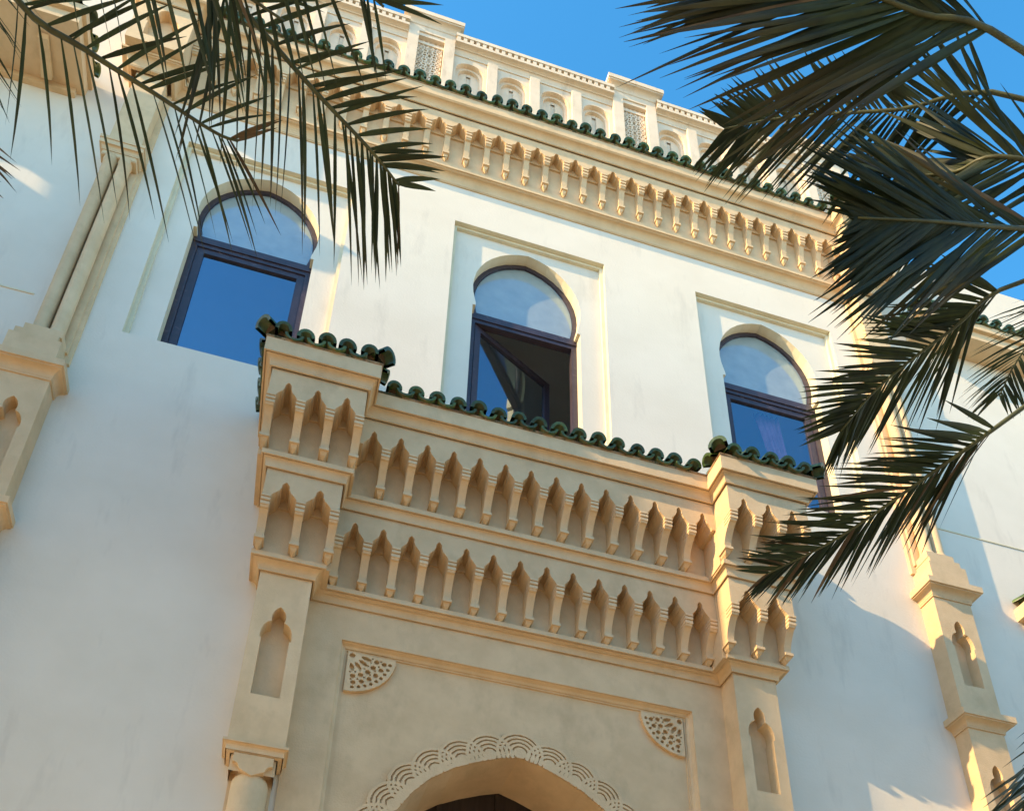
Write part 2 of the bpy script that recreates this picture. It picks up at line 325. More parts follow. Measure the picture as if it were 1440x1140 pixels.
def hip(parent, p, z, ang, tm, sc=1.15):
    o = link('roof_tile', tm[0], parent, (p[0], p[1], z+.062), (SLOPE*.8, 0, ang)); o.scale = (sc, 1, sc)
    g = link('tile_mortar', tm[2], parent, o.location, o.rotation_euler); g.scale = o.scale

# ------------------------------------------------------------------ entrance portal
def sides(uo, ui, fp, fb, yb=.04): return [(-uo, yb), (-uo, -fp), (-ui, -fp), (-ui, -fb), (ui, -fb), (ui, -fp), (uo, -fp), (uo, yb)]
YP = .0                                      # portal wall plane (just proud of the main wall)
# portal wall with arched doorway and recessed panel
arch_half = [(1.20, 0.0), (1.20, 3.6), (1.19, 4.0), (1.15, 4.4), (1.075, 4.75), (.955, 5.0), (.83, 5.21), (.70, 5.362), (.52, 5.497), (.343, 5.588), (.15, 5.668)]
ARCH = [(-x, z) for x, z in arch_half]+[(0, 5.715)]+[(x, z) for x, z in reversed(arch_half)]
mb = MB()
yo, yi = -.015, .06
fo, fi, zt = 1.505, 1.44, 6.475
mb.quad((-1.80,yo,zt),(1.80,yo,zt),(1.80,yo,6.9),(-1.80,yo,6.9))
for s in (-1, 1): mb.quad((s*1.80,yo,0),(s*fo,yo,0),(s*fo,yo,zt),(s*1.80,yo,zt))
prof = [(0, yo), (.012, yo), (.012, yo+.018), (.018, yo+.022), (.028, yo+.042), (.045, yo+.052), (.050, yo+.052), (.050, yo+.062), (.065, yo+.062), (.065, yi)]
for (i0, y0_), (i1, y1_) in zip(prof[:-1], prof[1:]):
    for s in (-1, 1): mb.quad((s*(fo-i0),y0_,0),(s*(fo-i1),y1_,0),(s*(fo-i1),y1_,zt-i1),(s*(fo-i0),y0_,zt-i0))
    mb.quad((-(fo-i0),y0_,zt-i0),(fo-i0,y0_,zt-i0),(fo-i1,y1_,zt-i1),(-(fo-i1),y1_,zt-i1))
niche_face(mb, -fi, fi, 0, zt-.065, yi, ARCH, .55, back=False)
pw = mb.build('portal_wall', M_STONE, B)
mb = MB(); mb.box(-1.3, 1.3, .62, .70, 0, 5.9); mb.box(-.03, .03, .60, .62, 0, 5.7)
for k in range(-2, 3): mb.box(k*.5-.02, k*.5+.02, .605, .62, 0, 5.7)
mb.build('doorway_backing', M_DARK, B)  # dark ribbed backing that stands in for the unlit interior

# carved relief from a solid/void rule, merged by runs
def relief(name, rule, x0, x1, z0, z1, cell, yb, yf, parent, m):
    nx = int((x1-x0)/cell); nz = int((z1-z0)/cell); mb = MB()
    g = [[rule(x0+(i+.5)*cell, z0+(j+.5)*cell) for i in range(nx)] for j in range(nz)]
    G = lambda i, j: 0 <= i < nx and 0 <= j < nz and g[j][i]
    for j in range(nz):
        i = 0; za, zb = z0+j*cell, z0+(j+1)*cell
        while i < nx:
            if not g[j][i]: i += 1; continue
            k = i
            while k < nx and g[j][k]: k += 1
            xa, xb = x0+i*cell, x0+k*cell
            mb.quad((xa,yf,za),(xb,yf,za),(xb,yf,zb),(xa,yf,zb))
            mb.quad((xa,yf,zb),(xa,yb,zb),(xa,yb,za),(xa,yf,za)); mb.quad((xb,yf,za),(xb,yb,za),(xb,yb,zb),(xb,yf,zb))
            for dj, zz in ((-1, za), (1, zb)):
                q = i
                while q < k:
                    if G(q, j+dj): q += 1; continue
                    e = q
                    while e < k and not G(e, j+dj): e += 1
                    mb.quad((x0+q*cell,yf,zz),(x0+e*cell,yf,zz),(x0+e*cell,yb,zz),(x0+q*cell,yb,zz)); q = e
            i = k
    return mb.build(name, m, parent, recalc=False)
# scalloped arch ornament: overlapping concentric rings
def resample(pts, step, start):
    out = []; d = start; acc = 0
    for (a, b_) in zip(pts[:-1], pts[1:]):
        L = math.hypot(b_[0]-a[0], b_[1]-a[1])
        while d <= acc+L:
            t = (d-acc)/L; nx_, nz_ = -(b_[1]-a[1])/L, (b_[0]-a[0])/L
            out.append((a[0]+(b_[0]-a[0])*t+nx_*.045, a[1]+(b_[1]-a[1])*t+nz_*.045)); d += step
        acc += L
    return out
half_path = [(0, 5.70)]+[(x, z) for x, z in reversed(arch_half)]
SP = .232
right_c = resample(half_path[:9], SP, SP)
SC = [(0, 5.745)]+[(x, z) for x, z in right_c]+[(-x, z) for x, z in right_c]
def in_arch(x, z):
    x = abs(x)
    for (a, b_) in zip(half_path[:-1], half_path[1:]):
        if b_[1] <= z <= a[1]: return x < a[0]+(b_[0]-a[0])*(a[1]-z)/max(1e-6, a[1]-b_[1])
    return z < 5.70
RO = .198
def groove(d): return any(lo < d < hi for lo, hi in ((.052, .066), (.088, .102), (.124, .138), (.158, .172)))
def scallop_rule(x, z):
    if in_arch(x, z) or z < 4.55: return False
    ds = sorted(math.hypot(x-a, z-b_) for a, b_ in SC)[:2]
    if ds[0] > RO: return False
    if ds[1] < RO: return not (groove(ds[0]) and groove(ds[1]))
    return not groove(ds[0])
relief('arch_ornament', scallop_rule, -1.32, 1.32, 4.6, 6.02, .0065, yi, yi-.022, pw, M_STONE)
# corner fans
R_ = .385
holes = []
for rr, n_, r_h, ph in ((.05, 1, .024, .5), (.155, 4, .018, 0), (.24, 5, .022, .0), (.30, 6, .021, .5), (.345, 9, .015, .5)):
    for k in range(n_):
        a = math.radians(6+78*((k+.5)/n_)) if n_ > 1 else math.radians(45); holes.append((rr*math.cos(a), rr*math.sin(a), r_h, a, 2.3 if rr == .155 else 1.0))
for k in range(7): a = math.radians(9+72*k/6); holes.append((.27*math.cos(a), .27*math.sin(a), .009, a, 1)); holes.append((.20*math.cos(a), .20*math.sin(a), .008, a, 1))
def fan_rule(dx, dz):
    if dx < 0 or dz < 0: return False
    d = math.hypot(dx, dz)
    if d > R_: return False
    for hx, hz, r, a, el in holes:
        u_ = ((dx-hx)*math.cos(a)+(dz-hz)*math.sin(a))/el; v_ = -(dx-hx)*math.sin(a)+(dz-hz)*math.cos(a)
        if u_*u_+v_*v_ < r*r: return False
    return True
for s in (-1, 1):
    e = fi-.012; zz = zt-.077
    relief('corner_ornament', lambda x, z: fan_rule(e-s*x, zz-z), min(s*e, s*(e-.40)), max(s*e, s*(e-.40)), zz-.40, zz, .006, yi, yi-.03, pw, M_STONE)

# piers of the portal
for s in (-1, 1):
    mb = MB(); a0, a1 = (1.79, 2.19) if s > 0 else (-2.19, -1.79); uc = (a0+a1)/2; yf = -.215
    niche_face(mb, a0, a1, 5.14, 6.82, yf, lobed(uc, 5.635, .104, 6.19, 6.475), .12)
    for u in (a0, a1): mb.quad((u,yf,5.14),(u,.03,5.14),(u,.03,6.82),(u,yf,6.82))
    pier = mb.build('portal_pier', M_STONE, B)
    mb = MB(); pth = [(a0+.015,.03),(a0+.015,yf+.015),(a1-.015,yf+.015),(a1-.015,.03)]
    mb.sweep(pth, [(-.02,5.13),(.006,5.135),(.006,5.15)]+cav(.008,5.15,.035,5.195)+[(.042,5.195),(.042,5.215),(-.02,5.22)])
    mb.sweep(pth, [(-.03,5.0),(-.03,5.13)])
    # engaged column with a scalloped block capital
    mb.prism_y([(uc-.137,5.13),(uc-.137,5.06)]+[(uc-.137+.05*math.sin(t*math.pi/2/5), 5.06-.05*(1-math.cos(t*math.pi/2/5))) for t in range(1,6)]+[(uc-.05,4.99),(uc,4.965),(uc+.05,4.99)]+[(uc+.137-.05*math.sin(t*math.pi/2/5), 5.06-.05*(1-math.cos(t*math.pi/2/5))) for t in range(5,0,-1)]+[(uc+.137,5.06),(uc+.137,5.13)], yf+.012, .0)
    mb.build('pier_capital', M_STONE, pier)
    mb = MB(); mb.lathe(uc, yf+.155, [(.128,0),(.128,4.96),(.12,4.99),(.0,5.02)], 24); mb.build('column', M_STONE, pier, smooth=True)
    mb = MB(); mb.box(a0+.05, a1-.05, -.035, .02, 0, 5.12); mb.build('backing_strip', M_STONE, pier)

# moulding 3 (lowest), row B, moulding 2, row A, moulding 1 with tiles
mb = MB(); mb.sweep(sides(2.19, 1.79, .215, .012), [(-.004,6.815),(.010,6.815),(.010,6.79),(.022,6.79),(.022,6.806)]+cav(.023,6.806,.068,6.866)+[(.069,6.882),(.076,6.882),(.076,6.868),(.090,6.868),(.090,6.912),(-.12,6.925)])
m3 = mb.build('lower_moulding', M_STONE, B)
mb = MB(); mb.box(-1.68, 1.68, -.06, .03, 6.85, 7.72)
mb.box(-1.67, 1.67, -.078, -.06, 7.39, 7.6)
for s in (-1, 1):
    a0, a1 = (1.672, 2.27) if s > 0 else (-2.27, -1.672)
    mb.box(a0, a1, -.285, .03, 6.87, 7.70); mb.box(a0+.004, a1-.004, -.303, -.285, 7.39, 7.6)
    frieze(mb, a0+CW/2, 2, (a1-a0-CW)/2, 7.305, 7.61, -.485, -.28, ends=True)
pb = (3.344-CW)/14
frieze(mb, -1.672+CW/2, 14, pb, 7.305, 7.61, -.25, -.055, ends=True)
rb = mb.build('lower_corbel_frieze', M_STONE, B)
cm = corbel_mesh(.19, .40)
corbel_row(rb, cm, [-1.672+CW/2+.0015+i*(3.344-CW-.003)/14 for i in range(15)], -.06, 7.305)
for s in (-1, 1):
    a0 = 1.672 if s > 0 else -2.27
    corbel_row(rb, cm, [a0+CW/2+i*(.598-CW)/2 for i in range(3)], -.2955, 7.305)
mb = MB(); mb.sweep(sides(2.27, 1.672, .485, .25), [(-.004,7.62),(.009,7.62),(.009,7.598),(.020,7.598),(.020,7.612)]+cav(.021,7.612,.045,7.682)+[(.046,7.698),(.052,7.698),(.052,7.684),(.064,7.684),(.064,7.732),(-.10,7.745)])
m2 = mb.build('middle_moulding', M_STONE, B)
mb = MB(); mb.box(-1.60, 1.60, -.27, .03, 7.70, 8.55)
mb.box(-1.596, 1.596, -.290, -.27, 8.20, 8.42)
for s in (-1, 1):
    a0, a1 = (1.597, 2.365) if s > 0 else (-2.365, -1.597)
    mb.box(a0, a1, -.51, .03, 7.70, 8.53); mb.box(a0+.004, a1-.004, -.530, -.51, 8.20, 8.42)
    frieze(mb, a0+CW/2, 3, (a1-a0-CW)/3, 8.115, 8.428, -.74, -.505, ends=True, ha=.18)
pa_ = 3.194/14
frieze(mb, -1.597, 14, pa_, 8.115, 8.43, -.50, -.265)
ra = mb.build('upper_corbel_frieze', M_STONE, B)
cm = corbel_mesh(.23, .375)
corbel_row(ra, cm, [-1.597+(i+1)*pa_ for i in range(13)], -.27, 8.115)
for s in (-1, 1):
    a0 = 1.597 if s > 0 else -2.365
    corbel_row(ra, cm, [a0+CW/2+i*(.768-CW)/3 for i in range(4)], -.51, 8.115)
mb = MB(); mb.sweep(sides(2.365, 1.597, .74, .50), [(-.004,8.45),(.010,8.45),(.010,8.424),(.024,8.424),(.024,8.440)]+cav(.026,8.440,.064,8.510)+[(.066,8.530),(.073,8.530),(.073,8.512),(.086,8.512),(.086,8.685),(-.30,8.80)])
mb.box(-2.1, 2.1, -.25, .02, 8.6, 8.79)
m1 = mb.build('portal_cornice', M_STONE, B)
mb = MB(); mb.sweep(sides(2.365, 1.597, .74, .50), [(.03,8.676),(.090,8.672),(.094,8.684),(.088,8.700),(.03,8.73)]); mb.build('mortar_bed', M_BED, m1)
TM = tile_meshes(.185)
F1 = .086+.045
zt1 = 8.672
tile_run(m1, (-1.46, -.50-F1), (1.46, -.50-F1), 16, zt1, 0, TM)
for s in (-1, 1):
    xi, xo = s*(1.597-F1), s*(2.365+F1)
    a, b_ = min(xi, xo), max(xi, xo)
    tile_run(m1, (a+.08, -.74-F1), (b_-.08, -.74-F1), 5, zt1, 0, TM)
    tile_run(m1, (xo, -.74-F1+.1), (xo, -.05), 4, zt1, s*math.pi/2, TM)
    tile_run(m1, (xi, -.74-F1+.08), (xi, -.50-F1+.03), 1, zt1, -s*math.pi/2, TM)
    hip(m1, (xo, -.74-F1), zt1, s*math.pi/4, TM); hip(m1, (xi, -.74-F1), zt1, -s*math.pi/4, TM)

# ------------------------------------------------------------------ main cornice
mb = MB(); mb.sweep([(-4.53,.04),(-4.53,-.195),(-4.075,-.195),(-4.075,-.002),(4.075,-.002),(4.075,-.195),(4.53,-.195),(4.53,.04)],
   [(-.02,13.375),(.012,13.375),(.012,13.39)]+cav(.016,13.39,.078,13.505)+[(.085,13.505),(.085,13.52),(.10,13.52),(.10,13.555),(-.10,13.57)])
mb.sweep([(-4.60,.04),(-4.60,-.375),(-4.0,-.375),(-4.0,-.21),(4.0,-.21),(4.0,-.375),(4.60,-.375),(4.60,.04)],
   [(-.004,14.455),(.011,14.455),(.011,14.425),(.024,14.425),(.024,14.442)]+cav(.025,14.442,.085,14.52)+[(.10,14.535),(.10,14.70),(-.15,14.80)])
mb.box(-4.7, 4.7, -.12, .03, 14.5, 14.85)
mc = mb.build('main_cornice', M_STONE, B)
mb = MB(); mb.box(-4.01, 4.01, -.08, .01, 13.5, 14.5); mb.box(-4.0, 4.0, -.098, -.08, 14.17, 14.44)
frieze(mb, -3.96, 33, .24, 14.17, 14.43, -.21, -.075, ha=.13)
mb.box(-4.0, -3.96, -.21, -.05, 14.17, 14.43); mb.box(3.96, 4.0, -.21, -.05, 14.17, 14.43)
fr_ = mb.build('main_corbel_frieze', M_STONE, B)
cm = corbel_mesh(.13, .52)
corbel_row(fr_, cm, [-3.96+i*.24 for i in range(34)], -.08, 14.17)
for s in (-1, 1):
    mb = MB(); a0, a1 = (4.0, 4.6) if s > 0 else (-4.6, -4.0)
    niche_face(mb, a0, a1, 13.56, 14.43, -.375, lobed((a0+a1)/2, 13.70, .15, 14.02, 14.32), .10)
    for u in (a0, a1): mb.quad((u,-.375,13.56),(u,.02,13.56),(u,.02,14.43),(u,-.375,14.43))
    mb.quad((a0,-.375,13.56),(a1,-.375,13.56),(a1,.02,13.56),(a0,.02,13.56))
    mb.build('cornice_end_block', M_STONE, B)
FM = .10+.05
mb = MB(); mb.sweep([(-4.60,.04),(-4.60,-.375),(-4.0,-.375),(-4.0,-.21),(4.0,-.21),(4.0,-.375),(4.60,-.375),(4.60,.04)], [(.04,14.688),(.104,14.686),(.108,14.70),(.10,14.716),(.04,14.75)]); mb.build('mortar_bed', M_BED, mc)
tile_run(mc, (-4.0+FM, -.21-FM), (4.0-FM, -.21-FM), 41, 14.69, 0, TM)
for s in (-1, 1):
    tile_run(mc, (min(s*(4.0-FM), s*(4.6+FM)), -.375-FM), (max(s*(4.0-FM), s*(4.6+FM)), -.375-FM), 4, 14.69, 0, TM)
    tile_run(mc, (s*(4.6+FM), -.375-FM), (s*(4.6+FM), .1), 3, 14.69, s*math.pi/2, TM)
    hip(mc, (s*(4.0-FM), -.375-FM), 14.69, -s*math.pi/4, TM)

# ------------------------------------------------------------------ parapet
PY = -.02
mb = MB(); mb.box(-4.65, 4.65, PY+.10, .30, 14.8, 16.44)
AP = .575
bays = []
for c in (-2.8, 0, 2.8):
    for k in (-1.5, -.5, .5, 1.5): bays.append(c+k*AP)
def simple_arch(uc, zb, a, zs, za):
    L = [(-a, zb), (-a, zs)]+[(-a*math.cos(t*math.pi/2/7), zs+(za-zs)*math.sin(t*math.pi/2/7)**.9) for t in range(1, 7)]+[(0, za)]
    return [(uc+x, z) for x, z in L+[(-x, z) for x, z in reversed(L[:-1])]]
for u in bays:
    niche_face(mb, u-AP/2, u+AP/2, 14.85, 16.385, PY, simple_arch(u, 14.85, .185, 16.05, 16.27), .05, back=False)
    niche_face(mb, u-.2, u+.2, 14.85, 16.385, PY+.05, simple_arch(u, 14.86, .145, 16.03, 16.22), .035, back=False)
    mb.quad((u-.16,PY+.085,14.85),(u-.028,PY+.085,14.85),(u-.028,PY+.085,16.25),(u-.16,PY+.085,16.25)); mb.quad((u+.028,PY+.085,14.85),(u+.16,PY+.085,14.85),(u+.16,PY+.085,16.25),(u+.028,PY+.085,16.25))
    mb.quad((u-.03,PY+.085,16.14),(u+.03,PY+.085,16.14),(u+.03,PY+.085,16.25),(u-.03,PY+.085,16.25))
mb.box(-4.65, 4.65, PY-.012, PY+.1, 16.385, 16.44)
for c in (-2.8, 0, 2.8):
    e0, e1 = c-1.4+.306, c+1.4-.306
    mb.sweep([(e0,PY),(e1,PY)], [(-.02,16.44),(.012,16.44)]+cav(.015,16.45,.085,16.53)+[(.10,16.53),(.10,16.585)])
    mb.sweep([(e0,PY),(e1,PY)], [(.02,16.665),(.108,16.665),(.108,16.735),(-.25,16.74)])
mb.box(-4.65, 4.65, PY-.045, .28, 16.5, 16.70)
par = mb.build('parapet', M_PALE, B)
mb = MB()
for c in (-2.8, 0, 2.8):
    x = c-1.4+.32
    while x < c+1.4-.36:
        mb.prism_y([(x,16.584),(x+.048,16.584),(x+.048,16.666),(x,16.666)], PY-.1, PY-.03); x += .086
tag(mb.build('dentil_band', M_PALE, par), kind='stuff')
for c in (-2.8, 0, 2.8):
    for k in (-1, 0, 1):
        mb = MB(); u = c+k*AP; mb.box(u-.064, u+.064, PY-.05, PY+.02, 14.8, 16.36); mb.prism_y([(u-.064,16.36),(u+.064,16.36),(u+.064,16.39),(u-.064,16.39)], PY-.035, PY)
        mb.build('pilaster', M_PALE, par)
def lattice_rule(x, z):
    p = .12; a = ((x/p+.5) % 1-.5)*p; b_ = ((z/p+.5) % 1-.5)*p
    d = math.hypot(a, b_); a2 = (abs(a)-p/2); b2 = (abs(b_)-p/2); d2 = math.hypot(a2, b2)
    if .020 < d < .040 and abs(math.sin(4*math.atan2(b_, a))) > .45: return False
    if d2 < .022 or (abs(a2) < .012 and abs(b_) < .018) or (abs(b2) < .012 and abs(a) < .018): return False
    if d < .009: return False
    return True
for u in (-4.2, -1.4, 1.4, 4.2):
    mb = MB(); y = -.08
    out = [(u-.17,14.85),(u-.17,16.58),(u,16.5801),(u+.17,16.58),(u+.17,14.85)]
    niche_face(mb, u-.307, u+.307, 14.849, 16.80, y, out, .10)
    for q in (u-.307, u+.307): mb.quad((q,y,14.85),(q,.35,14.85),(q,.35,16.80),(q,y,16.80))
    mb.sweep([(u-.307,.40),(u-.307,y),(u+.307,y),(u+.307,.40),(u-.307,.401)], [(-.02,16.70),(.008,16.72)]+cav(.012,16.73,.070,16.81)+[(.080,16.81),(.080,16.835),(.092,16.835),(.092,16.925),(-.30,16.93)])
    bl = mb.build('parapet_pier', M_PALE, B)
    relief('lattice_panel', lambda x, z: lattice_rule(x-u, z), u-.168, u+.168, 15.40, 16.575, .0105, y+.10, y+.06, bl, M_PALE)

# ------------------------------------------------------------------ tall corner piers with paired columns
for s in (-1, 1):
    X = lambda a, b_: (min(s*a, s*b_), max(s*a, s*b_))
    mb = MB(); a0, a1 = X(4.12, 4.54); uc = (a0+a1)/2; yf = -.17
    niche_face(mb, a0, a1, 6.9, 8.42, yf, lobed(uc, 7.30, .108, 7.80, 8.10), .11)
    for q in (a0, a1): mb.quad((q,yf,6.9),(q,.02,6.9),(q,.02,8.42),(q,yf,8.42))
    b0, b1 = X(4.14, 4.52); y2 = -.16
    niche_face(mb, b0, b1, 4.2, 6.85, y2, lobed(uc, 5.2, .10, 6.15, 6.43), .11)
    for q in (b0, b1): mb.quad((q,y2,0),(q,.02,0),(q,.02,6.85),(q,y2,6.85))
    mb.quad((b0,y2,0),(b1,y2,0),(b1,y2,4.2),(b0,y2,4.2))
    pth = lambda q0, q1, y: [(q0,.04),(q0,y),(q1,y),(q1,.04)]
    mb.sweep(pth(a0,a1,yf), [(-.02,8.36),(.012,8.36),(.012,8.38)]+cav(.015,8.38,.072,8.45)+[(.08,8.45),(.08,8.463),(.095,8.463),(.095,8.535),(-.10,8.55)])
    mb.sweep(pth(b0,b1,y2), [(-.02,6.80),(.012,6.80),(.012,6.818)]+cav(.015,6.818,.068,6.875)+[(.075,6.875),(.075,6.888),(.088,6.888),(.088,6.955),(-.10,6.97)])
    pier = mb.build('corner_pier', M_STONE, B)
    mb = MB(); c0, c1 = X(4.06+.06, 4.60-.06)
    mb.box(c0, c1, -.225, .02, 8.54, 8.79); mb.box(c0+.03, c1-.04, -.213, .02, 8.79, 8.87); mb.box(*X(4.145, 4.455), -.202, .02, 8.87, 8.955)
    mb.build('column_base', M_STONE, pier)
    mb = MB(); mb.box(*X(4.09, 4.44), -.03, .02, 8.80, 13.38); mb.box(*X(4.125, 4.42), -.055, -.03, 8.9, 11.8); mb.build('pilaster_strip', M_STONE, pier)
    for k in (-1, 1):
        mb = MB(); mb.lathe(s*4.30+k*.070, -.115, [(.075,8.94),(.075,8.98),(.066,9.0),(.060,9.03),(.060,11.68),(.068,11.70),(.06,11.72),(.07,11.76)], 20); mb.build('column', M_STONE, pier, smooth=True)
    mb = MB(); mb.sweep(pth(*X(4.13,4.46),-.155), [(-.05,11.74),(.0,11.74),(.0,11.81),(.012,11.81),(.012,11.83)]+cav(.014,11.83,.035,11.87)+[(.042,11.87),(.042,11.94),(.05,11.94),(.05,11.985),(-.08,12.0)])
    mb.box(*X(4.14, 4.45), -.16, .02, 11.75, 13.38)
    mb.build('capital', M_STONE, pier)

# ------------------------------------------------------------------ wings: eave, string lines, side cornice
mb = MB(); mb.box(-9, -4.90, -.62, .02, 12.95, 13.10); mb.box(-9, -4.86, -.66, .02, 13.10, 13.22); mb.box(-9, -4.98, -.05, .02, 12.86, 12.95)
mb.prism_x([(-.10,12.86),(-.10,12.94),(-.45,12.94),(-.42,12.90),(-.25,12.89)], -5.3, -5.2)
ev = mb.build('side_eave', M_STONE, B)
tile_run(ev, (-4.86+.03, -.66), (-4.86+.03, -.02), 3, 13.2, math.pi/2, TM); tile_run(ev, (-8.8, -.70), (-4.9, -.70), 20, 13.2, 0, TM)
mb = MB(); mb.box(4.90, 9, -.26, .02, 12.95, 13.10); mb.box(4.86, 9, -.30, .02, 13.10, 13.22); ev = mb.build('side_eave', M_STONE, B)
tile_run(ev, (4.83, -.34), (4.83, -.02), 2, 13.2, -math.pi/2, TM); tile_run(ev, (4.9, -.34), (8.8, -.34), 20, 13.2, 0, TM)
for x0, x1 in ((-9, -4.58), (4.58, 9.5)):
    mb = MB(); mb.box(x0, x1, -.008, .004, 9.615, 9.635); mb.build('string_line', M_TRIM, B)
mb = MB(); mb.box(5.28, 8.5, -.17, .02, 8.50, 8.66); mb.box(5.36, 8.5, -.10, .02, 8.40, 8.50); sc_ = mb.build('side_cornice', M_STONE, B)
tile_run(sc_, (5.25, -.21), (8.4, -.21), 16, 8.64, 0, TM)

# ------------------------------------------------------------------ curtain behind the right window
mb = MB(); n = 24; rows = []
for j, (z, xc, wd) in enumerate(((11.28, 2.97, .30), (10.9, 3.02, .25), (10.2, 3.09, .21), (9.5, 3.10, .22))):
    rows.append([(XC+xc-wd/2+wd*i/n, .34+.03*math.sin(i*1.35)+.012*math.sin(i*3.1+j), z) for i in range(n+1)])
k = n+1; mb.add([p for r in rows for p in r], [(j*k+i, j*k+i+1, (j+1)*k+i+1, (j+1)*k+i) for j in range(3) for i in range(n)])
cu = mb.build('curtain', M_PINK, None, smooth=True); md = cu.modifiers.new('thickness', 'SOLIDIFY'); md.thickness = .004
tag(cu, 'pink cloth curtain hanging behind the right window', 'curtain')

# ------------------------------------------------------------------ added unseen wing (left of the view) shaped to cast shade on the facade
mb = MB(); mb.box(-9.2, -8.0, -2.97, -.02, 7.4, 13.3); mb.box(-8.3, -7.98, -2.96, -1.53, 13.3, 14.35); mb.box(-9.2, -8.01, -16, -2.98, 7.4, 12.2)
mb.box(-8.3, -7.99, -.98, -.02, 13.3, 15.75); mb.box(-8.3, -7.99, -1.52, -1.20, 13.3, 15.75); mb.box(-8.3, -7.99, -1.20, -.98, 13.3, 13.85); mb.box(-8.3, -7.99, -1.20, -.98, 14.25, 15.75)
for y in (-.4, -4.2, -8.0, -11.8, -15.6): mb.box(-9.0, -8.2, y-.3, y+.3, 0, 7.41)
blocker = mb.build('added_shade_blocker', M_WALL)
tag(blocker, 'unseen white blocks on tall piers, added left of the court to cast shade', 'building')
mb = MB(); mb.box(-14, 26, -26, -19, 0, 12.5); tag(mb.build('added_sky_blocker', M_WALL), 'plain cream unseen block added across the court to cut low sky light', 'building')  # unseen block behind the camera, added to hold back low sky light

# ------------------------------------------------------------------ palms
def spline(P, n):
    P = [Vector(p) for p in P]; P = [P[0]*2-P[1]]+P+[P[-1]*2-P[-2]]; out = []
    m_ = len(P)-3
    for s in range(n+1):
        t = s/n*m_; i = min(int(t), m_-1); t -= i; a, b_, c, d = P[i:i+4]
        out.append(.5*((2*b_)+(c-a)*t+(2*a-5*b_+4*c-d)*t*t+(3*b_-a-3*c+d)*t**3))
    return out
def leaflet(base, d, up, L, W, droop, twist):
    """folded tapering blade, ~20 triangles"""
    N = 5; p = base.copy(); dd = d.normalized(); vs_ = []; pr = (0.45, .95, 1.0, .80, .48, .03)
    for i in range(N+1):
        t = i/N
        sd_ = dd.cross(up)
        sd_ = sd_.normalized() if sd_.length > 1e-4 else Vector((1, 0, 0))
        nn = sd_.cross(dd).normalized(); sd_ = (sd_*math.cos(twist)+nn*math.sin(twist)).normalized(); nn = sd_.cross(dd).normalized()
        hw = W*.5*pr[i]
        vs_ += [p-sd_*hw+nn*hw*.35, p.copy(), p+sd_*hw+nn*hw*.35]
        p = p+dd*(L/N); dd = (dd+Vector((0, 0, -droop/N))).normalized()
    fs = []
    for i in range(N):
        a = i*3; fs += [(a, a+1, a+4, a+3), (a+1, a+2, a+5, a+4)]
    return vs_, fs
def frond(palm, pts, spec):
    o = spec; n = o.get('n', 46); dry = o.get('dry', False)
    C_ = spline(pts, 40); mb = MB(); r0 = o.get('r', .014)
    mb.tube(C_[::2], [r0*(1-.82*i/20)+.002 for i in range(21)], 7)
    fo_ = mb.build('frond', M_RACHIS2 if dry else M_RACHIS, palm, smooth=True)
    items = []
    normal = Vector(o.get('up', (0, 0, 1)))
    for k in range(n):
        for sgn in (-1, 1):
            if sgn == -1 and random.random() < o.get('thinL', 0): continue
            if sgn == 1 and random.random() < o.get('thinR', 0): continue
            t = o.get('t0', .12)+(1-o.get('t0', .12))*(k+random.uniform(0, .7))/n; t = min(t, .995)
            i = min(int(t*40), 39); fpos = t*40-i; p = C_[i].lerp(C_[i+1], fpos); T = (C_[i+1]-C_[max(i-1, 0)]).normalized()
            Sd = T.cross(normal).normalized(); Nn = Sd.cross(T).normalized()
            al = math.radians(o.get('al', 50)*(1-.32*t)+random.uniform(-7, 7))
            lift = o.get('liftL' if sgn < 0 else 'liftR', .15)+random.uniform(-.14, .14)
            d = T*math.cos(al)+Sd*(sgn*math.sin(al))+Nn*lift
            L = o.get('L', .45)*(.55+.9*math.sin(math.pi*(.18+.68*t)))*random.uniform(.86, 1.1)*.78
            L *= 1-.35*t**5
            if o.get('cut'): L = min(L, (1-t)*o['cut']/max(.3, math.cos(al))+.06*random.uniform(.5, 1.3))
            L *= o.get('kL' if sgn < 0 else 'kR', 1)
            d.normalize(); d = (d+Vector((0, 0, -1))*o.get('gL' if sgn < 0 else 'gR', .2)*(1-.75*t*o.get('gt', 0))).normalized()
            items.append((t, p, d, Nn, L, o.get('W', .028)*random.uniform(.68, 1.0), o.get('droop', .35)*random.uniform(.6, 1.4), random.uniform(-.5, .5)))
    return fo_, items, dry
def make_palm(name, base, crown, fronds, label, lim=300):
    P = bpy.data.objects.new(name, None); col.objects.link(P); P.location = (0, 0, 0)
    tag(P, label, 'palm tree')
    mb = MB(); base = Vector(base); crown = Vector(crown); N = 40
    mb.tube([base.lerp(crown, i/N)+Vector((.04*math.sin(i*.15), .03*math.sin(i*.2), 0)) for i in range(N+1)], [(.24-.06*i/N)+(.018 if i % 2 else -.006) for i in range(N+1)], 14)
    mb.build('trunk', M_TRUNK, P)
    cnt = 0; rest = MB()
    order = []
    for pts, spec in fronds:
        order.append((frond(P, [crown]+pts, spec), spec))
    for (fo_, items, dry), spec in order:
        for it in items:
            tt = it[0]; it = it[1:]; vs_, fs = leaflet(*it)
            if spec.get('vis', True) and cnt < lim:
                m = MB(); o0 = it[0]; m.add([v-o0 for v in vs_], fs)
                ob = m.build('leaflet', M_LEAF2 if (dry or tt > spec.get('drytip', 2) or random.random() < .05) else M_LEAFT, fo_, smooth=True, recalc=False); ob.location = o0; cnt += 1
            else: rest.add(vs_, fs)
    tag(rest.build('foliage', M_LEAF, P, smooth=True, recalc=False), kind='stuff')
    return P
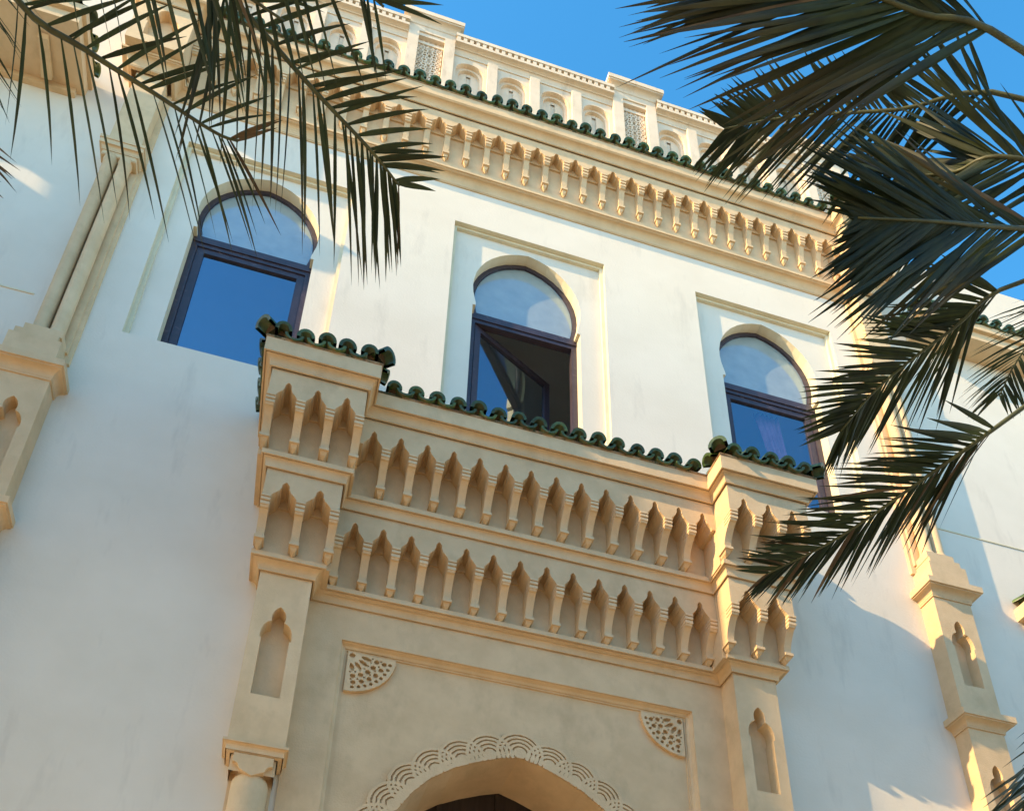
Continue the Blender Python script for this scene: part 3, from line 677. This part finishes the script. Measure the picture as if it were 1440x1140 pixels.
RC, LC = (4.666, -3.808, 7.20), (-1.896, -3.861, 6.60)
def away(crown, az, el, L, sag):
    a = math.radians(az); d = Vector((math.cos(a), math.sin(a), 0)); c = Vector(crown)
    return [tuple(c+d*(L*t)+Vector((0, 0, L*(math.tan(math.radians(el))*t-sag*t*t)))) for t in (.3, .6, .85, 1.0)]
RF = [
 ([[2.599,-4.325,6.658],[2.047,-4.341,6.578],[1.62,-4.337,6.635],[1.48,-4.328,6.67]], dict(n=78, L=.86, al=35, W=.036, t0=.3, gR=.0, gL=.0, droop=.10, gt=1, up=(.17,.82,.55))),
 ([[3.42,-3.264,6.068],[3.075,-2.95,5.825],[2.765,-2.568,5.66],[2.47,-2.32,5.545]], dict(n=60, L=.46, al=50, gL=.0, gR=.35, W=.029, t0=.3, droop=.10, gt=1)),
 ([[3.067,-3.788,6.545],[2.54,-3.793,6.326],[2.125,-3.76,6.209]], dict(n=64, L=.76, al=33, W=.034, t0=.3, drytip=.93, cut=1.9, droop=.10, gL=.0, gR=.05, up=(.17,.82,.55))),
 ([[3.373,-3.85,7.849],[2.808,-3.584,8.003],[2.308,-3.341,8.175],[1.97,-3.19,8.18]], dict(n=60, L=.52, al=52, W=.028, t0=.3, droop=.10, kL=.75, gL=.0, gR=.1, gt=1, up=(.1,.5,.85))),
 ([[3.53,-3.416,6.966],[3.256,-3.164,6.813],[2.975,-2.884,6.611],[2.83,-2.67,6.43]], dict(n=56, L=.50, al=52, gL=.0, gR=.25, W=.029, t0=.3, droop=.10, gt=1)),
 ([[3.288,-3.781,7.317],[3.057,-3.586,7.473],[2.832,-3.462,7.545]], dict(n=58, L=.66, al=40, W=.036, t0=.25, droop=.12, gL=.0, gR=.1, up=(.17,.82,.55))),
 ([[4.045,-3.479,5.357],[3.64,-3.144,4.663],[3.42,-2.843,4.179],[3.317,-2.647,3.85]], dict(n=50, L=.50, al=56, W=.028, t0=.2, droop=.12)),
]
for az, el, L, sg in ((20, 50, 2.2, .9), (70, 60, 2.2, .9), (-30, 45, 2.3, .9), (-80, 45, 2.3, 1.0), (-130, 50, 2.0, .9), (45, 20, 2.0, .8), (-55, 15, 2.0, .8)):
    RF.append((away(RC, az, el, L, sg), dict(n=40, L=.5, vis=False)))
make_palm('palm_tree', (4.95, -4.0, 0), RC, RF, 'date palm with dark fronds reaching in from the right edge')
LF = [
 ([[-.891,-3.875,6.306],[-.668,-3.786,6.267],[-.318,-3.652,6.095],[-.056,-3.545,6.006],[.09,-3.474,5.945]], dict(n=40, L=.58, al=62, gL=1.7, gR=.0, kR=.62, liftR=.2, W=.022, t0=.25, thinR=.3, thinL=.05, gt=1)),
 ([[-1.514,-3.59,6.228],[-1.241,-3.507,6.182],[-.973,-3.438,6.164],[-.711,-3.397,6.092],[-.606,-3.392,6.084]], dict(n=28, L=.54, al=56, gL=1.5, gR=.1, kR=.75, W=.020, t0=.1, thinL=.2, thinR=.25, drytip=.9, gt=1)),
 ([[-1.226,-3.912,6.072],[-.905,-3.928,5.976],[-.662,-3.904,6.053],[-.448,-3.845,6.076]], dict(n=16, L=.42, al=55, gL=1.2, gR=.4, W=.021, t0=.2, thinR=.5)),
 ([[-.974,-4.097,6.106],[-.604,-4.073,6.132],[-.288,-4.031,6.147],[-.085,-3.958,6.146]], dict(n=24, L=.46, al=50, gL=.9, gR=.3, W=.018, t0=.2, thinL=.3, thinR=.3)),
 ([[-1.812,-3.65,5.806],[-1.667,-3.55,5.56],[-1.551,-3.415,5.476],[-1.418,-3.359,5.317]], dict(n=22, L=.30, al=50, W=.016, t0=.2, dry=True)),
]
for az, el, L, sg in ((160, 50, 2.2, .9), (200, 45, 2.3, .9), (240, 50, 2.2, .9), (290, 45, 2.2, .9), (115, 55, 2.0, .8)):
    LF.append((away(LC, az, el, L, sg), dict(n=40, L=.5, vis=False)))
make_palm('palm_tree', (-2.3, -4.1, 0), LC, LF, 'date palm with drooping fronds hanging across the upper left')
